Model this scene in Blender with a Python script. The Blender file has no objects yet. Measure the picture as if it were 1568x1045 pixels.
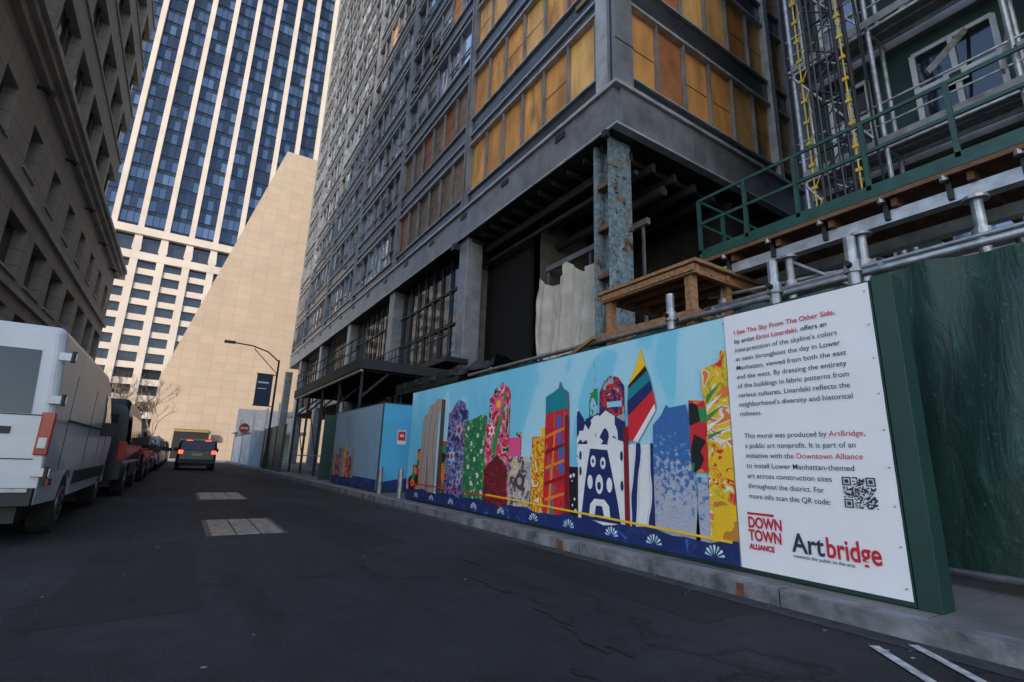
import bpy, bmesh, math, random
from mathutils import Vector, Matrix
R = random.Random(7)
scene = bpy.context.scene

# ------------------------------------------------------------------ materials
MATS = {}
def nodes_of(name):
    m = bpy.data.materials.new(name); m.use_nodes = True
    nt = m.node_tree; b = nt.nodes['Principled BSDF']
    return m, nt, b
def coords(nt, scale=(1, 1, 1)):
    tc = nt.nodes.new('ShaderNodeTexCoord'); mp = nt.nodes.new('ShaderNodeMapping')
    mp.inputs['Scale'].default_value = scale
    nt.links.new(tc.outputs['Object'], mp.inputs['Vector']); return mp.outputs[0]
def noise(nt, vec, scale, detail=4, dist=0.0, rough=.55):
    n = nt.nodes.new('ShaderNodeTexNoise'); n.inputs['Scale'].default_value = scale
    n.inputs['Detail'].default_value = detail; n.inputs['Distortion'].default_value = dist
    n.inputs['Roughness'].default_value = rough
    nt.links.new(vec, n.inputs['Vector']); return n.outputs['Fac']
def ramp(nt, fac, stops, const=False):
    r = nt.nodes.new('ShaderNodeValToRGB'); cr = r.color_ramp
    if const: cr.interpolation = 'CONSTANT'
    while len(cr.elements) < len(stops): cr.elements.new(0.5)
    for e, (p, c) in zip(cr.elements, stops):
        e.position = p; e.color = (c[0], c[1], c[2], 1)
    nt.links.new(fac, r.inputs[0]); return r.outputs[0]
def mix(nt, fac, a, b, mode='MIX'):
    n = nt.nodes.new('ShaderNodeMix'); n.data_type = 'RGBA'; n.blend_type = mode
    for inp, v in ((n.inputs[0], fac), (n.inputs[6], a), (n.inputs[7], b)):
        if isinstance(v, bpy.types.NodeSocket): nt.links.new(v, inp)
        elif isinstance(v, (int, float)): inp.default_value = v
        else: inp.default_value = (v[0], v[1], v[2], 1)
    return n.outputs[2]
def bump(nt, b, h, strength, dist=.02):
    n = nt.nodes.new('ShaderNodeBump'); n.inputs['Strength'].default_value = strength
    n.inputs['Distance'].default_value = dist
    nt.links.new(h, n.inputs['Height']); nt.links.new(n.outputs[0], b.inputs['Normal'])
def mat(name, col, rough=.6, metal=0., var=.15, vs=2.5, bp=0., bs=30., emit=None, es=1., stretch=(1, 1, 1)):
    if name in MATS: return MATS[name]
    m, nt, b = nodes_of(name)
    b.inputs['Roughness'].default_value = rough; b.inputs['Metallic'].default_value = metal
    v = coords(nt, stretch)
    if var > 0:
        f = noise(nt, v, vs, 6)
        c = ramp(nt, f, [(.3, [x * (1 - var) for x in col]), (.7, [min(1, x * (1 + var)) for x in col])])
        nt.links.new(c, b.inputs['Base Color'])
    else: b.inputs['Base Color'].default_value = (*col, 1)
    if bp > 0: bump(nt, b, noise(nt, v, bs, 5), bp)
    if emit:
        b.inputs['Emission Color'].default_value = (*emit, 1); b.inputs['Emission Strength'].default_value = es
    MATS[name] = m; return m
def panel_mat(name, col, pw, ph, axis='x', joint=.35, mort=.012, var=.12, rough=.75, colvar=.06, bp=.0):
    """stone / concrete cladding with real-size joints; axis = horizontal world axis of the wall"""
    m, nt, b = nodes_of(name); b.inputs['Roughness'].default_value = rough
    tc = nt.nodes.new('ShaderNodeTexCoord'); sp = nt.nodes.new('ShaderNodeSeparateXYZ'); cb = nt.nodes.new('ShaderNodeCombineXYZ')
    nt.links.new(tc.outputs['Object'], sp.inputs[0])
    nt.links.new(sp.outputs[0 if axis == 'x' else 1], cb.inputs[0]); nt.links.new(sp.outputs[2], cb.inputs[1])
    br = nt.nodes.new('ShaderNodeTexBrick'); br.offset = 0; br.squash = 1
    br.inputs['Scale'].default_value = 1; br.inputs['Brick Width'].default_value = pw; br.inputs['Row Height'].default_value = ph
    br.inputs['Mortar Size'].default_value = mort; br.inputs['Mortar Smooth'].default_value = .2
    br.inputs['Color1'].default_value = (*[c * (1 - colvar) for c in col], 1); br.inputs['Color2'].default_value = (*[c * (1 + colvar) for c in col], 1)
    br.inputs['Mortar'].default_value = (*[c * joint for c in col], 1)
    nt.links.new(cb.outputs[0], br.inputs['Vector'])
    f = noise(nt, tc.outputs['Object'], .35, 6)
    sh = ramp(nt, f, [(.3, (1 - var,) * 3), (.7, (1, 1, 1))])
    nt.links.new(mix(nt, 1., br.outputs['Color'], sh, 'MULTIPLY'), b.inputs['Base Color'])
    MATS[name] = m; return m
def fabric(name, kind, stops, scale=6., stretch=(1, 1, 1), dist=0., rough=.6, const=True, rot=0., detail=2):
    m, nt, b = nodes_of(name); b.inputs['Roughness'].default_value = rough
    tc = nt.nodes.new('ShaderNodeTexCoord'); mp = nt.nodes.new('ShaderNodeMapping')
    mp.inputs['Scale'].default_value = stretch; mp.inputs['Rotation'].default_value = (rot, 0, 0)
    nt.links.new(tc.outputs['Object'], mp.inputs[0]); v = mp.outputs[0]
    if kind == 'noise': f = noise(nt, v, scale, detail, dist)
    elif kind == 'vor':
        n = nt.nodes.new('ShaderNodeTexVoronoi'); n.inputs['Scale'].default_value = scale; nt.links.new(v, n.inputs['Vector']); f = n.outputs['Distance']
    elif kind == 'cells':
        n = nt.nodes.new('ShaderNodeTexVoronoi'); n.inputs['Scale'].default_value = scale; nt.links.new(v, n.inputs['Vector'])
        s = nt.nodes.new('ShaderNodeSeparateColor'); nt.links.new(n.outputs['Color'], s.inputs[0]); f = s.outputs[0]
    else:
        n = nt.nodes.new('ShaderNodeTexWave'); n.bands_direction = kind; n.inputs['Scale'].default_value = scale
        n.inputs['Distortion'].default_value = dist; n.inputs['Detail'].default_value = 2; nt.links.new(v, n.inputs['Vector']); f = n.outputs['Fac']
    c = ramp(nt, f, stops, const)
    w = noise(nt, tc.outputs['Object'], 60, 2)
    c = mix(nt, 1., c, ramp(nt, w, [(.35, (.88,) * 3), (.65, (1, 1, 1))]), 'MULTIPLY')
    nt.links.new(c, b.inputs['Base Color']); MATS[name] = m; return m

# ------------------------------------------------------------------ mesh builder
class MB:
    def __init__(s, name): s.name = name; s.v = []; s.f = []; s.mi = []; s.mats = []
    def _m(s, m):
        if m not in s.mats: s.mats.append(m)
        return s.mats.index(m)
    def faces(s, vs, fs, m):
        o = len(s.v); s.v += [tuple(p) for p in vs]; k = s._m(m)
        for f in fs: s.f.append([o + i for i in f]); s.mi.append(k)
    def box(s, x0, x1, y0, y1, z0, z1, m):
        if x0 > x1: x0, x1 = x1, x0
        if y0 > y1: y0, y1 = y1, y0
        if z0 > z1: z0, z1 = z1, z0
        s.faces([(x0, y0, z0), (x1, y0, z0), (x1, y1, z0), (x0, y1, z0), (x0, y0, z1), (x1, y0, z1), (x1, y1, z1), (x0, y1, z1)],
                [(0, 3, 2, 1), (4, 5, 6, 7), (0, 1, 5, 4), (1, 2, 6, 5), (2, 3, 7, 6), (3, 0, 4, 7)], m)
    def quad(s, pts, m): s.faces(pts, [tuple(range(len(pts)))], m)
    def cyl(s, p0, p1, r, m, n=10, r2=None, caps=True):
        p0, p1 = Vector(p0), Vector(p1); r2 = r if r2 is None else r2
        d = (p1 - p0).normalized(); a = d.orthogonal().normalized(); b = d.cross(a)
        vs = []
        for p, rr in ((p0, r), (p1, r2)):
            for i in range(n):
                t = 2 * math.pi * i / n; vs.append(p + (a * math.cos(t) + b * math.sin(t)) * rr)
        fs = [(i, (i + 1) % n, n + (i + 1) % n, n + i) for i in range(n)]
        if caps: fs += [tuple(range(n - 1, -1, -1)), tuple(range(n, 2 * n))]
        s.faces(vs, fs, m)
    def beam(s, p0, p1, w, h, m):
        p0, p1 = Vector(p0), Vector(p1); d = (p1 - p0).normalized()
        up = Vector((0, 0, 1)) if abs(d.z) < .95 else Vector((0, 1, 0))
        a = d.cross(up).normalized() * w / 2; b = a.cross(d).normalized() * h / 2
        vs = [p + q for p in (p0, p1) for q in (-a - b, a - b, a + b, -a + b)]
        s.faces(vs, [(0, 3, 2, 1), (4, 5, 6, 7), (0, 1, 5, 4), (1, 2, 6, 5), (2, 3, 7, 6), (3, 0, 4, 7)], m)
    def obj(s, parent=None, smooth=False, bevel=0., loc=None):
        me = bpy.data.meshes.new(s.name); me.from_pydata(s.v, [], s.f); me.update()
        for m in s.mats: me.materials.append(m)
        me.polygons.foreach_set('material_index', s.mi)
        if smooth: me.polygons.foreach_set('use_smooth', [True] * len(s.f))
        o = bpy.data.objects.new(s.name, me); scene.collection.objects.link(o)
        if loc: o.location = loc
        if parent: o.parent = parent
        if bevel:
            b = o.modifiers.new('Bevel', 'BEVEL'); b.width = bevel; b.segments = 2; b.limit_method = 'ANGLE'
        return o
def grp(name, loc=(0, 0, 0)):
    e = bpy.data.objects.new(name, None); e.location = loc; scene.collection.objects.link(e); return e

# common materials
def asphalt_mat(name, k, cracks=True):
    m, nt, b = nodes_of(name)
    v = coords(nt); big = noise(nt, v, .35, 5, .4); fine = noise(nt, v, 75, 4); mid = noise(nt, coords(nt, (1.6, .3, 1)), 1.1, 7, .4)
    wear = noise(nt, v, 5, 6, .3)
    c = ramp(nt, big, [(.3, [q * k for q in (.015, .0152, .017)]), (.5, [q * k for q in (.024, .0243, .0265)]), (.7, [q * k for q in (.036, .0363, .039)])])
    c = mix(nt, 1., c, ramp(nt, fine, [(.3, (.45,) * 3), (.5, (1, 1, 1)), (.66, (1.2,) * 3), (.71, (3.2, 3.2, 3.2))]), 'MULTIPLY')
    c = mix(nt, 1., c, ramp(nt, mid, [(.30, (.45,) * 3), (.42, (1, 1, 1)), (.60, (1, 1, 1)), (.70, (1.45,) * 3)]), 'MULTIPLY')
    c = mix(nt, 1., c, ramp(nt, wear, [(.3, (.8,) * 3), (.7, (1.2,) * 3)]), 'MULTIPLY')
    if cracks:
        vo = nt.nodes.new('ShaderNodeTexVoronoi'); vo.feature = 'DISTANCE_TO_EDGE'; vo.inputs['Scale'].default_value = .33
        dd = nt.nodes.new('ShaderNodeVectorMath'); dd.operation = 'ADD'; nz = nt.nodes.new('ShaderNodeTexNoise'); nz.inputs['Scale'].default_value = 1.4; nz.inputs['Detail'].default_value = 6
        nt.links.new(v, nz.inputs['Vector']); nt.links.new(v, dd.inputs[0]); nt.links.new(nz.outputs['Color'], dd.inputs[1]); nt.links.new(dd.outputs[0], vo.inputs['Vector'])
        c = mix(nt, 1., c, ramp(nt, vo.outputs['Distance'], [(.0, (.5,) * 3), (.004, (.6,) * 3), (.008, (1, 1, 1))]), 'MULTIPLY')
    nt.links.new(c, b.inputs['Base Color']); b.inputs['Roughness'].default_value = .85; b.inputs['Specular IOR Level'].default_value = .3
    bump(nt, b, fine, .7, .012); return m
asphalt = asphalt_mat('asphalt', 1.0); patchm = asphalt_mat('asphalt_patch', .72, False)
concrete = mat('concrete_kerb', (.17, .175, .185), .75, var=.6, vs=4, bp=.5, bs=25)
walkm = mat('sidewalk_concrete', (.14, .135, .13), .85, var=.3, vs=2, bp=.3)
earth = mat('ground_paving', (.24, .23, .22), .9, var=.2, vs=.2)

# ------------------------------------------------------------------ ground / road / kerbs
g = MB('ground'); g.quad([(-600, -600, -.02), (600, -600, -.02), (600, 900, -.02), (-600, 900, -.02)], earth); g.obj()
g = MB('road'); g.quad([(-3.3, -40, 0), (4.15, -40, 0), (4.15, 58, 0), (-3.3, 58, 0)], asphalt); g.obj()
g = MB('sunlit_paving'); g.quad([(-60, 58, -.004), (40, 58, -.004), (40, 80, -.004), (-60, 80, -.004)], panel_mat('sunlit_stone_tone', (.42, .38, .33), 2, 2, 'x', .7, .03)); g.obj()  # pale tone paints in the brightness of the sunlit street end
g = MB('asphalt_patches')
for (x0, x1, y0, y1) in ((1.7, 2.6, 6.2, 12.5), (-.6, .3, 4.2, 7.4), (3.2, 3.85, 2.4, 5.8), (2.2, 3.4, 16, 27), (-.9, .6, 18, 24)):
    g.quad([(x0, y0, .002), (x1, y0 + .05, .002), (x1 - .03, y1, .002), (x0 + .02, y1 - .04, .002)], patchm)
g.obj()
rustk = mat('rust_stain', (.14, .06, .03), .8, var=.4, vs=9)
g = MB('kerb')
y = -12
while y < 58:
    L = 2.4; g.box(4.13, 4.30, y + .006, y + L - .006, -.02, .13 + R.uniform(-.004, .004), concrete)
    if R.random() < .6: g.box(4.124, 4.129, y + .3, y + .3 + R.uniform(.03, .12), .0, .11, rustk)
    y += L
g.obj(bevel=.02)
g = MB('kerb')
y = -12
while y < 58:
    g.box(-3.45, -3.3, y + .01, y + 2.39, -.02, .13, concrete); y += 2.4
g.obj(bevel=.02)
g = MB('gutter'); g.quad([(3.93, -40, .004), (4.13, -40, .004), (4.13, 58, .004), (3.93, 58, .004)], mat('gutter_dirt', (.032, .032, .034), .85, var=.6, vs=6, bp=.4)); g.obj()
litter = mat('litter', (.35, .33, .30), .8, var=.4, vs=20)
g = MB('litter')
for i in range(110):
    a = R.random(); x = R.uniform(-2.5, 4.1) if a < .5 else R.uniform(3.7, 4.12); y = R.uniform(1.2, 16); s = R.uniform(.004, .014); t = R.uniform(0, 3)
    g.quad([(x + s * math.cos(t + q * 1.57) * (1 + .5 * (q % 2)), y + s * math.sin(t + q * 1.57), .008) for q in range(4)], litter)
g.obj()
g = MB('sidewalk')
y = -12
while y < 58:
    g.box(4.305, 9.0, y, y + 1.49, -.02, .125, walkm); y += 1.5
g.box(9.0, 40, -12, 60, -.02, .12, walkm); g.obj()
g = MB('sidewalk'); g.box(-6, -3.455, -12, 58, -.02, .125, walkm); g.obj()

steel = mat('galvanised_steel', (.32, .34, .36), .42, .6, var=.35, vs=8)
platem = mat('road_plate', (.22, .19, .16), .6, .1, var=.45, vs=9, bp=.3)
pframe = mat('hatch_frame', (.06, .05, .042), .6, .3, var=.3, vs=9)
dark = mat('black_metal', (.015, .016, .018), .5, .2, var=.1)
g = MB('road_hatch')
for (x0, x1, y0, y1) in ((.5, 1.5, 13.3, 15.55), (.45, 1.42, 7.65, 9.45)):
    g.quad([(x0, y0, .004), (x1, y0, .004), (x1, y1, .004), (x0, y1, .004)], pframe)
    nx = 3
    for i in range(nx):
        for j in range(2):
            a = x0 + .06 + i * (x1 - x0 - .1) / nx; bb = a + (x1 - x0 - .1) / nx - .025
            c0 = y0 + .06 + j * (y1 - y0 - .1) / 2; d0 = c0 + (y1 - y0 - .1) / 2 - .04
            g.box(a, bb, c0, d0, .004, .016, platem)
g.obj()
paint = mat('road_paint', (.42, .43, .44), .75, var=.5, vs=16)
g = MB('road_marking')
def stripe(p, q, w):
    p, q = Vector(p), Vector(q); n = (q - p).normalized(); n = Vector((-n.y, n.x)) * w / 2
    g.quad([(*(p - n), .009), (*(q - n), .009), (*(q + n), .009), (*(p + n), .009)], paint)
stripe((3.78, 1.62), (2.8, .5), .06); stripe((4.03, 1.5), (3.1, .4), .06)
g.obj()
tar = mat('tar_stain', (.007, .007, .008), .6, var=.3)
g = MB('tar_stains')
for (cx, cy, rx, ry) in ((2.38, 3.0, .05, .26), (2.30, 2.75, .04, .12), (2.43, 3.95, .04, .4), (2.25, 2.45, .07, .14), (2.32, 2.3, .04, .1), (2.75, 5.0, .03, .22), (2.5, 3.4, .03, .15), (1.9, 2.2, .04, .1)):
    n = 36; pts = []
    for i in range(n):
        t = 2 * math.pi * i / n; k = .75 + .3 * math.sin(3 * t + cx * 9) + R.uniform(-.15, .15); pts.append((cx + rx * k * math.cos(t), cy + ry * k * math.sin(t), .006))
    g.quad(pts, tar)
g.obj()

# ------------------------------------------------------------------ mural hoarding
green = mat('hoarding_green', (.009, .045, .034), .5, var=.25)
h = grp('mural_hoarding')
g = MB('boards'); g.box(4.5, 4.62, 1.62, 11.3, .13, 2.58, green)
g.box(4.495, 4.72, 1.47, 1.615, .125, 2.6, green); g.box(4.63, 4.72, 1.62, 11.3, 2.45, 2.57, green)
for yy in (2.8, 5.2, 7.6, 10): g.box(4.63, 4.72, yy, yy + .09, .13, 2.44, green)
g.obj(h, bevel=.006)
wt = mat('vinyl_white', (.86, .87, .90), .45, var=.03, vs=1.5, bp=.35, bs=2.2)
sky_print = fabric('print_sky', 'noise', [(.3, (.16, .58, .80)), (.5, (.24, .67, .86)), (.515, (.38, .74, .88)), (.62, (.46, .78, .89))], .8, (1, 1, .6), .8, const=False)
XM = 4.5
g = MB('print')
def P(pts, m, lay, mb=None):
    (mb or g).quad([(XM - .003 * lay, y, z) for y, z in pts], m)
def rect(y0, y1, z0, z1, m, lay): P([(y0, z0), (y1, z0), (y1, z1), (y0, z1)], m, lay)
rect(11.28, 2.94, .17, 2.56, sky_print, 1)
C = dict(red=(.70, .02, .03), navy=(.010, .025, .13), yel=(.92, .56, .015), wh=(.84, .84, .83), teal=(.008, .23, .28), pink=(.85, .10, .26), grn=(.03, .28, .08),
         org=(.88, .21, .025), blk=(.010, .010, .013), blue=(.03, .14, .54), tan=(.46, .35, .27), brn=(.10, .06, .045), lb=(.32, .64, .8), gry=(.43, .41, .44), dred=(.24, .008, .018), pur=(.10, .05, .26))
F = {}
F['tan'] = fabric('fab_tan', 'Y', [(0, C['tan']), (.35, C['brn']), (.5, (.65, .57, .48)), (.75, (.28, .23, .22))], 1.1, (1, 1, .5), 7.)
F['blufl'] = fabric('fab_bluefloral', 'noise', [(0, C['navy']), (.42, C['pur']), (.5, C['gry']), (.56, C['blue']), (.63, C['dred'])], 6, dist=1.5)
F['green'] = fabric('fab_green', 'vor', [(0, C['wh']), (.16, C['yel']), (.2, C['grn']), (.5, (.02, .16, .07))], 9)
F['pinkfl'] = fabric('fab_pink', 'noise', [(0, C['dred']), (.38, C['red']), (.46, C['pink']), (.52, (.9, .55, .6)), (.57, C['grn']), (.63, C['blk'])], 3.2, dist=2.)
F['leaf'] = fabric('fab_leaf', 'noise', [(0, C['dred']), (.45, C['blk']), (.55, C['red']), (.6, C['blk'])], 5, (1, 1, 2), 3)
F['grey'] = fabric('fab_grey', 'noise', [(0, C['brn']), (.44, C['gry']), (.55, (.66, .62, .56)), (.62, C['yel'])], 7, dist=1)
F['yr'] = fabric('fab_yellowred', 'noise', [(0, C['yel']), (.47, C['red']), (.54, C['yel']), (.62, C['wh'])], 5, dist=2)
F['red'] = fabric('fab_red', 'noise', [(0, C['teal']), (.36, C['red']), (.58, (.5, .02, .03)), (.66, C['org'])], 3.5, (1, 1, .5), 1.5)
F['dots'] = fabric('fab_dots', 'vor', [(0, C['wh']), (.28, C['blk'])], 11)
F['zig'] = fabric('fab_zig', 'cells', [(0, C['navy']), (.5, C['wh'])], 9)
F['redn'] = fabric('fab_rednavy', 'noise', [(0, C['navy']), (.45, C['red']), (.53, C['blk']), (.58, C['gry'])], 5, dist=1.5)
F['wave'] = fabric('fab_wave', 'Y', [(0, C['wh']), (.5, (.45, .6, .8)), (.6, C['wh']), (.78, C['navy'])], 1.1, (1, 1, .6), 8.)
dm, nt, b = nodes_of('fab_denim'); v = coords(nt); sz = nt.nodes.new('ShaderNodeSeparateXYZ'); nt.links.new(v, sz.inputs[0])
ad = nt.nodes.new('ShaderNodeMath'); ad.operation = 'MULTIPLY_ADD'; ad.inputs[1].default_value = .42; nt.links.new(sz.outputs[2], ad.inputs[0])
n1 = noise(nt, v, 17, 3, .6); nt.links.new(n1, ad.inputs[2])
c = ramp(nt, ad.outputs[0], [(0, (.48, .50, .56)), (.84, (.48, .51, .60)), (.94, (.08, .21, .48)), (1, (.045, .17, .45))])
c = mix(nt, 1., c, ramp(nt, noise(nt, v, 80, 2), [(.3, (.7,) * 3), (.7, (1.1,) * 3)]), 'MULTIPLY'); nt.links.new(c, b.inputs['Base Color']); F['denim'] = dm
F['rbg'] = fabric('fab_rbg', 'cells', [(0, C['red']), (.35, C['blk']), (.6, C['org']), (.8, C['grn'])], 6)
F['foli'] = fabric('fab_foliage', 'noise', [(0, C['org']), (.38, C['wh']), (.43, C['yel']), (.54, (.45, .55, .03)), (.58, C['org']), (.64, C['red'])], 2.6, dist=2.4)
F['yel'] = fabric('fab_yellow', 'noise', [(0, (.6, .24, .02)), (.36, C['yel']), (.62, C['org'])], 3, dist=1)
F['base'] = fabric('fab_base', 'noise', [(0, C['navy']), (.57, (.015, .045, .20)), (.62, C['navy']), (.66, C['blue'])], 5, dist=1)
solid = {k: mat('print_' + k, cc, .55, var=.08, vs=6) for k, cc in C.items()}
S = solid
# left group
P([(11.2, .17), (10.55, .17), (10.55, 1.25), (10.75, 1.25), (10.75, .9), (10.95, .9), (10.95, .7), (11.2, .6)], F['rbg'], 2)
P([(10.62, .2), (9.75, .2), (9.75, 2.0), (9.62, 2.02), (9.62, 2.3), (9.9, 2.3), (10.0, 2.22), (10.25, 2.18), (10.3, 2.02), (10.55, 1.95)], F['tan'], 3)
P([(9.66, .2), (9.45, .2), (9.45, 2.25), (9.63, 2.28)], S['brn'], 4)
P([(9.62, .2), (9.1, .2), (9.1, 1.4), (9.62, 1.4)], F['rbg'], 3)
P([(9.3, .2), (8.4, .2), (8.4, 1.95), (8.52, 2.0), (8.55, 2.12), (8.8, 2.2), (9.0, 2.12), (9.1, 2.0), (9.25, 1.95)], F['blufl'], 4)
P([(8.5, .2), (7.7, .2), (7.7, 1.82), (7.9, 1.85), (8.1, 1.8), (8.5, 1.75)], F['green'], 5)
P([(7.72, .2), (6.95, .2), (6.95, 2.15), (7.02, 2.27), (7.15, 2.3), (7.2, 2.38), (7.3, 2.3), (7.45, 2.27), (7.5, 2.18), (7.62, 2.1), (7.62, 1.7), (7.72, 1.65)], F['pinkfl'], 6)
P([(7.72, .2), (6.98, .2), (6.98, .95), (7.3, 1.15), (7.72, .9)], F['leaf'], 7)
P([(7.5, 1.2), (7.38, 1.15), (7.05, 2.15), (7.12, 2.2)], S['grn'], 7)
def disc(cy, cz, r, m, lay, rz=None):
    rz = rz or r; P([(cy + r * math.cos(t * .5236), cz + rz * math.sin(t * .5236)) for t in range(12)], m, lay)
def flower(cy, cz, r, m, m2, lay, n=6):
    P([(cy + r * (1 if k % 2 else .5) * math.cos(k * math.pi / n), cz + r * (1 if k % 2 else .5) * math.sin(k * math.pi / n)) for k in range(2 * n)], m, lay); disc(cy, cz, r * .3, m2, lay + 1)
flower(7.3, 2.0, .24, S['pink'], S['yel'], 8, 5); flower(7.5, 1.55, .14, S['wh'], S['red'], 8, 6); flower(7.15, 1.45, .12, S['pink'], S['dred'], 8, 5)
flower(8.75, 1.6, .2, S['gry'], S['dred'], 6, 5); flower(9.0, 1.1, .18, S['lb'], S['red'], 6, 6); flower(8.65, .75, .17, S['gry'], S['blue'], 6, 5)
for i in range(9): flower(7.8 + (i * .37) % .6, .5 + i * .14, .06, S['wh'], S['yel'], 7, 5)
rect(6.96, 6.62, .25, 1.42, S['pink'], 3); rect(6.75, 6.6, .25, 1.5, F['pinkfl'], 2)
rect(6.93, 6.3, .22, 1.12, F['grey'], 6); rect(6.3, 5.95, .22, 1.42, F['yr'], 5); rect(6.08, 5.97, .22, 1.55, S['yel'], 4)
disc(6.6, .75, .13, S['brn'], 7); disc(6.6, .75, .06, S['gry'], 8)
P([(6.0, .22), (5.4, .22), (5.42, 2.02), (5.55, 2.1), (5.62, 2.2), (5.66, 2.1), (5.78, 2.05), (5.95, 2.0)], F['red'], 7)
P([(5.95, 1.75), (5.43, 1.8), (5.43, 2.02), (5.55, 2.1), (5.6, 2.2), (5.64, 2.1), (5.78, 2.05), (5.95, 2.0)], S['teal'], 8)
rect(5.5, 5.41, .3, 1.7, S['dred'], 8); P([(5.9, .3), (5.84, .3), (5.7, 1.5), (5.74, 1.5)], S['org'], 8); P([(5.62, .9), (5.54, .9), (5.6, 1.72), (5.68, 1.7)], S['blue'], 8)
for k in range(5): P([(5.95, .5 + k * .22), (5.5, .62 + k * .22), (5.5, .66 + k * .22), (5.95, .55 + k * .22)], S['dred'] if k % 2 else S['org'], 9)
rect(5.42, 5.2, .25, 1.0, F['dots'], 5)
# white / navy figure block
P([(5.25, 1.05), (4.35, 1.05), (4.35, 1.55), (4.7, 1.72), (5.1, 1.62), (5.25, 1.8)], F['zig'], 6)
P([(5.02, 1.3), (4.84, 1.3), (4.84, 2.0), (4.88, 2.05), (4.905, 2.45), (4.93, 2.05), (5.0, 1.95)], fabric('fab_spire', 'noise', [(0, C['grn']), (.45, C['lb']), (.55, C['red'])], 5), 4)
P([(4.82, 1.2), (4.36, 1.2), (4.36, 2.0), (4.46, 2.12), (4.6, 2.16), (4.72, 2.1), (4.8, 1.95)], F['redn'], 5)
rect(4.66, 4.4, 1.75, 1.82, S['lb'], 7)
P([(5.22, .3), (4.37, .3), (4.35, 1.28), (5.22, 1.3)], S['wh'], 7)
P([(5.16, .36), (4.45, .36), (4.5, .62), (4.6, 1.0), (4.66, 1.22), (4.98, 1.24), (5.04, 1.0), (5.1, .7)], S['navy'], 8)
for cy, cz in ((4.92, 1.08), (4.74, 1.06)): disc(cy, cz, .05, S['wh'], 9, .075); disc(cy, cz, .02, S['navy'], 10, .03)
for cy, cz in ((4.98, .82), (4.63, .8)): disc(cy, cz, .05, S['wh'], 9, .09)
disc(4.81, .80, .07, S['wh'], 9, .12); disc(4.81, .78, .035, S['navy'], 10, .05)
P([(5.0, .4), (4.62, .4), (4.64, .55), (4.72, .62), (4.9, .62), (4.98, .55)], S['wh'], 9); P([(4.9, .4), (4.72, .4), (4.76, .54), (4.87, .54)], S['navy'], 10)
for cy, cz in ((5.17, 1.15), (5.17, .95), (4.42, 1.15), (4.42, .8)): disc(cy, cz, .025, S['navy'], 8, .06)
rect(4.38, 4.3, .3, 1.5, S['dred'], 9)
# spire with stripes
P([(4.3, 1.35), (4.16, 1.3), (3.86, 1.7), (3.9, 1.9), (4.3, 1.62)], S['red'], 8)
P([(4.22, 1.33), (4.16, 1.3), (3.87, 1.66), (3.88, 1.74)], S['wh'], 9)
P([(4.3, 1.62), (3.9, 1.9), (3.93, 2.02), (4.3, 1.8)], S['navy'], 9)
P([(4.3, 1.8), (3.93, 2.02), (3.97, 2.14), (4.28, 1.95)], S['teal'], 9)
P([(4.28, 1.95), (3.97, 2.14), (4.03, 2.3), (4.07, 2.45), (4.13, 2.25), (4.25, 2.05)], S['yel'], 9)
P([(4.0, 2.2), (3.97, 2.14), (4.28, 1.95), (4.28, 1.99)], S['blk'], 10)
P([(4.3, .28), (3.93, .28), (3.93, 1.3), (4.05, 1.28), (4.16, 1.3), (4.3, 1.28)], F['wave'], 8)
# denim
P([(3.95, .3), (3.36, .3), (3.4, 1.45), (3.46, 1.7), (3.68, 1.68), (3.72, 1.72), (3.8, 1.6), (3.92, 1.5)], F['denim'], 7)
P([(3.42, 1.0), (3.18, 1.0), (3.2, 1.72), (3.42, 1.74)], F['rbg'], 8)
P([(3.24, .35), (2.94, .35), (2.94, 2.2), (3.0, 2.22), (3.03, 2.1), (3.12, 2.08), (3.24, 2.05), (3.24, 1.85), (3.2, 1.6)], F['foli'], 9)
P([(3.2, .3), (2.94, .3), (2.94, .7), (3.18, .8)], F['yel'], 10); P([(3.17, .9), (2.94, .8), (2.94, 1.2), (3.17, 1.25)], F['yr'], 10)
P([(3.42, .3), (3.2, .3), (3.24, .95), (3.36, .95), (3.36, .8)], F['denim'], 7)
for k in range(5): P([(3.2, 1.32 + k * .09), (3.0, 1.42 + k * .12), (3.19, 1.37 + k * .1)], S['wh'] if k % 2 else S['grn'], 11)
# base band
pts = [(11.25, .17), (2.94, .17)]
yy = 2.94
while yy < 11.2: pts.append((yy, .36 + .025 * math.sin(yy * 5) + .015 * math.sin(yy * 13) + (.02 if yy > 8 else 0))); yy += .15
P(pts, F['base'], 11)
P([(7.6, .47), (3.0, .36), (3.0, .385), (7.6, .495)], S['yel'], 12); P([(11.2, .5), (7.0, .44), (7.0, .46), (11.2, .525)], S['red'], 12)
for i, cy in enumerate([3.2, 3.95, 4.6, 5.4, 6.2, 7.1, 8.0, 8.9, 9.8, 10.6]):   # burst shapes: petals round a centre
    for q in range(7):
        t = math.pi * (.08 + q * .14); rr = .105; P([(cy + .03 * math.cos(t), .21 + .025 * math.sin(t)), (cy + rr * math.cos(t - .13), .21 + rr * math.sin(t - .13)), (cy + rr * 1.1 * math.cos(t), .21 + rr * 1.1 * math.sin(t)), (cy + rr * math.cos(t + .13), .21 + rr * math.sin(t + .13))], S['wh'] if q % 2 else S['lb'], 12)
g.obj(h)
g = MB('text_panel')
NY, NZ = 40, 60; vs = []
for i in range(NY + 1):
    for j in range(NZ + 1):
        yy = 2.94 + (1.63 - 2.94) * i / NY; zz = .17 + 2.39 * j / NZ
        e = min(i, NY - i) / NY; w = .003 * math.sin(yy * 9 + zz * 2) * math.sin(zz * 5 + 1) + .003 * math.sin(zz * 14 + yy * 9) * max(0, 1 - e * 7)
        vs.append((XM - .012 - abs(w), yy, zz))
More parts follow.
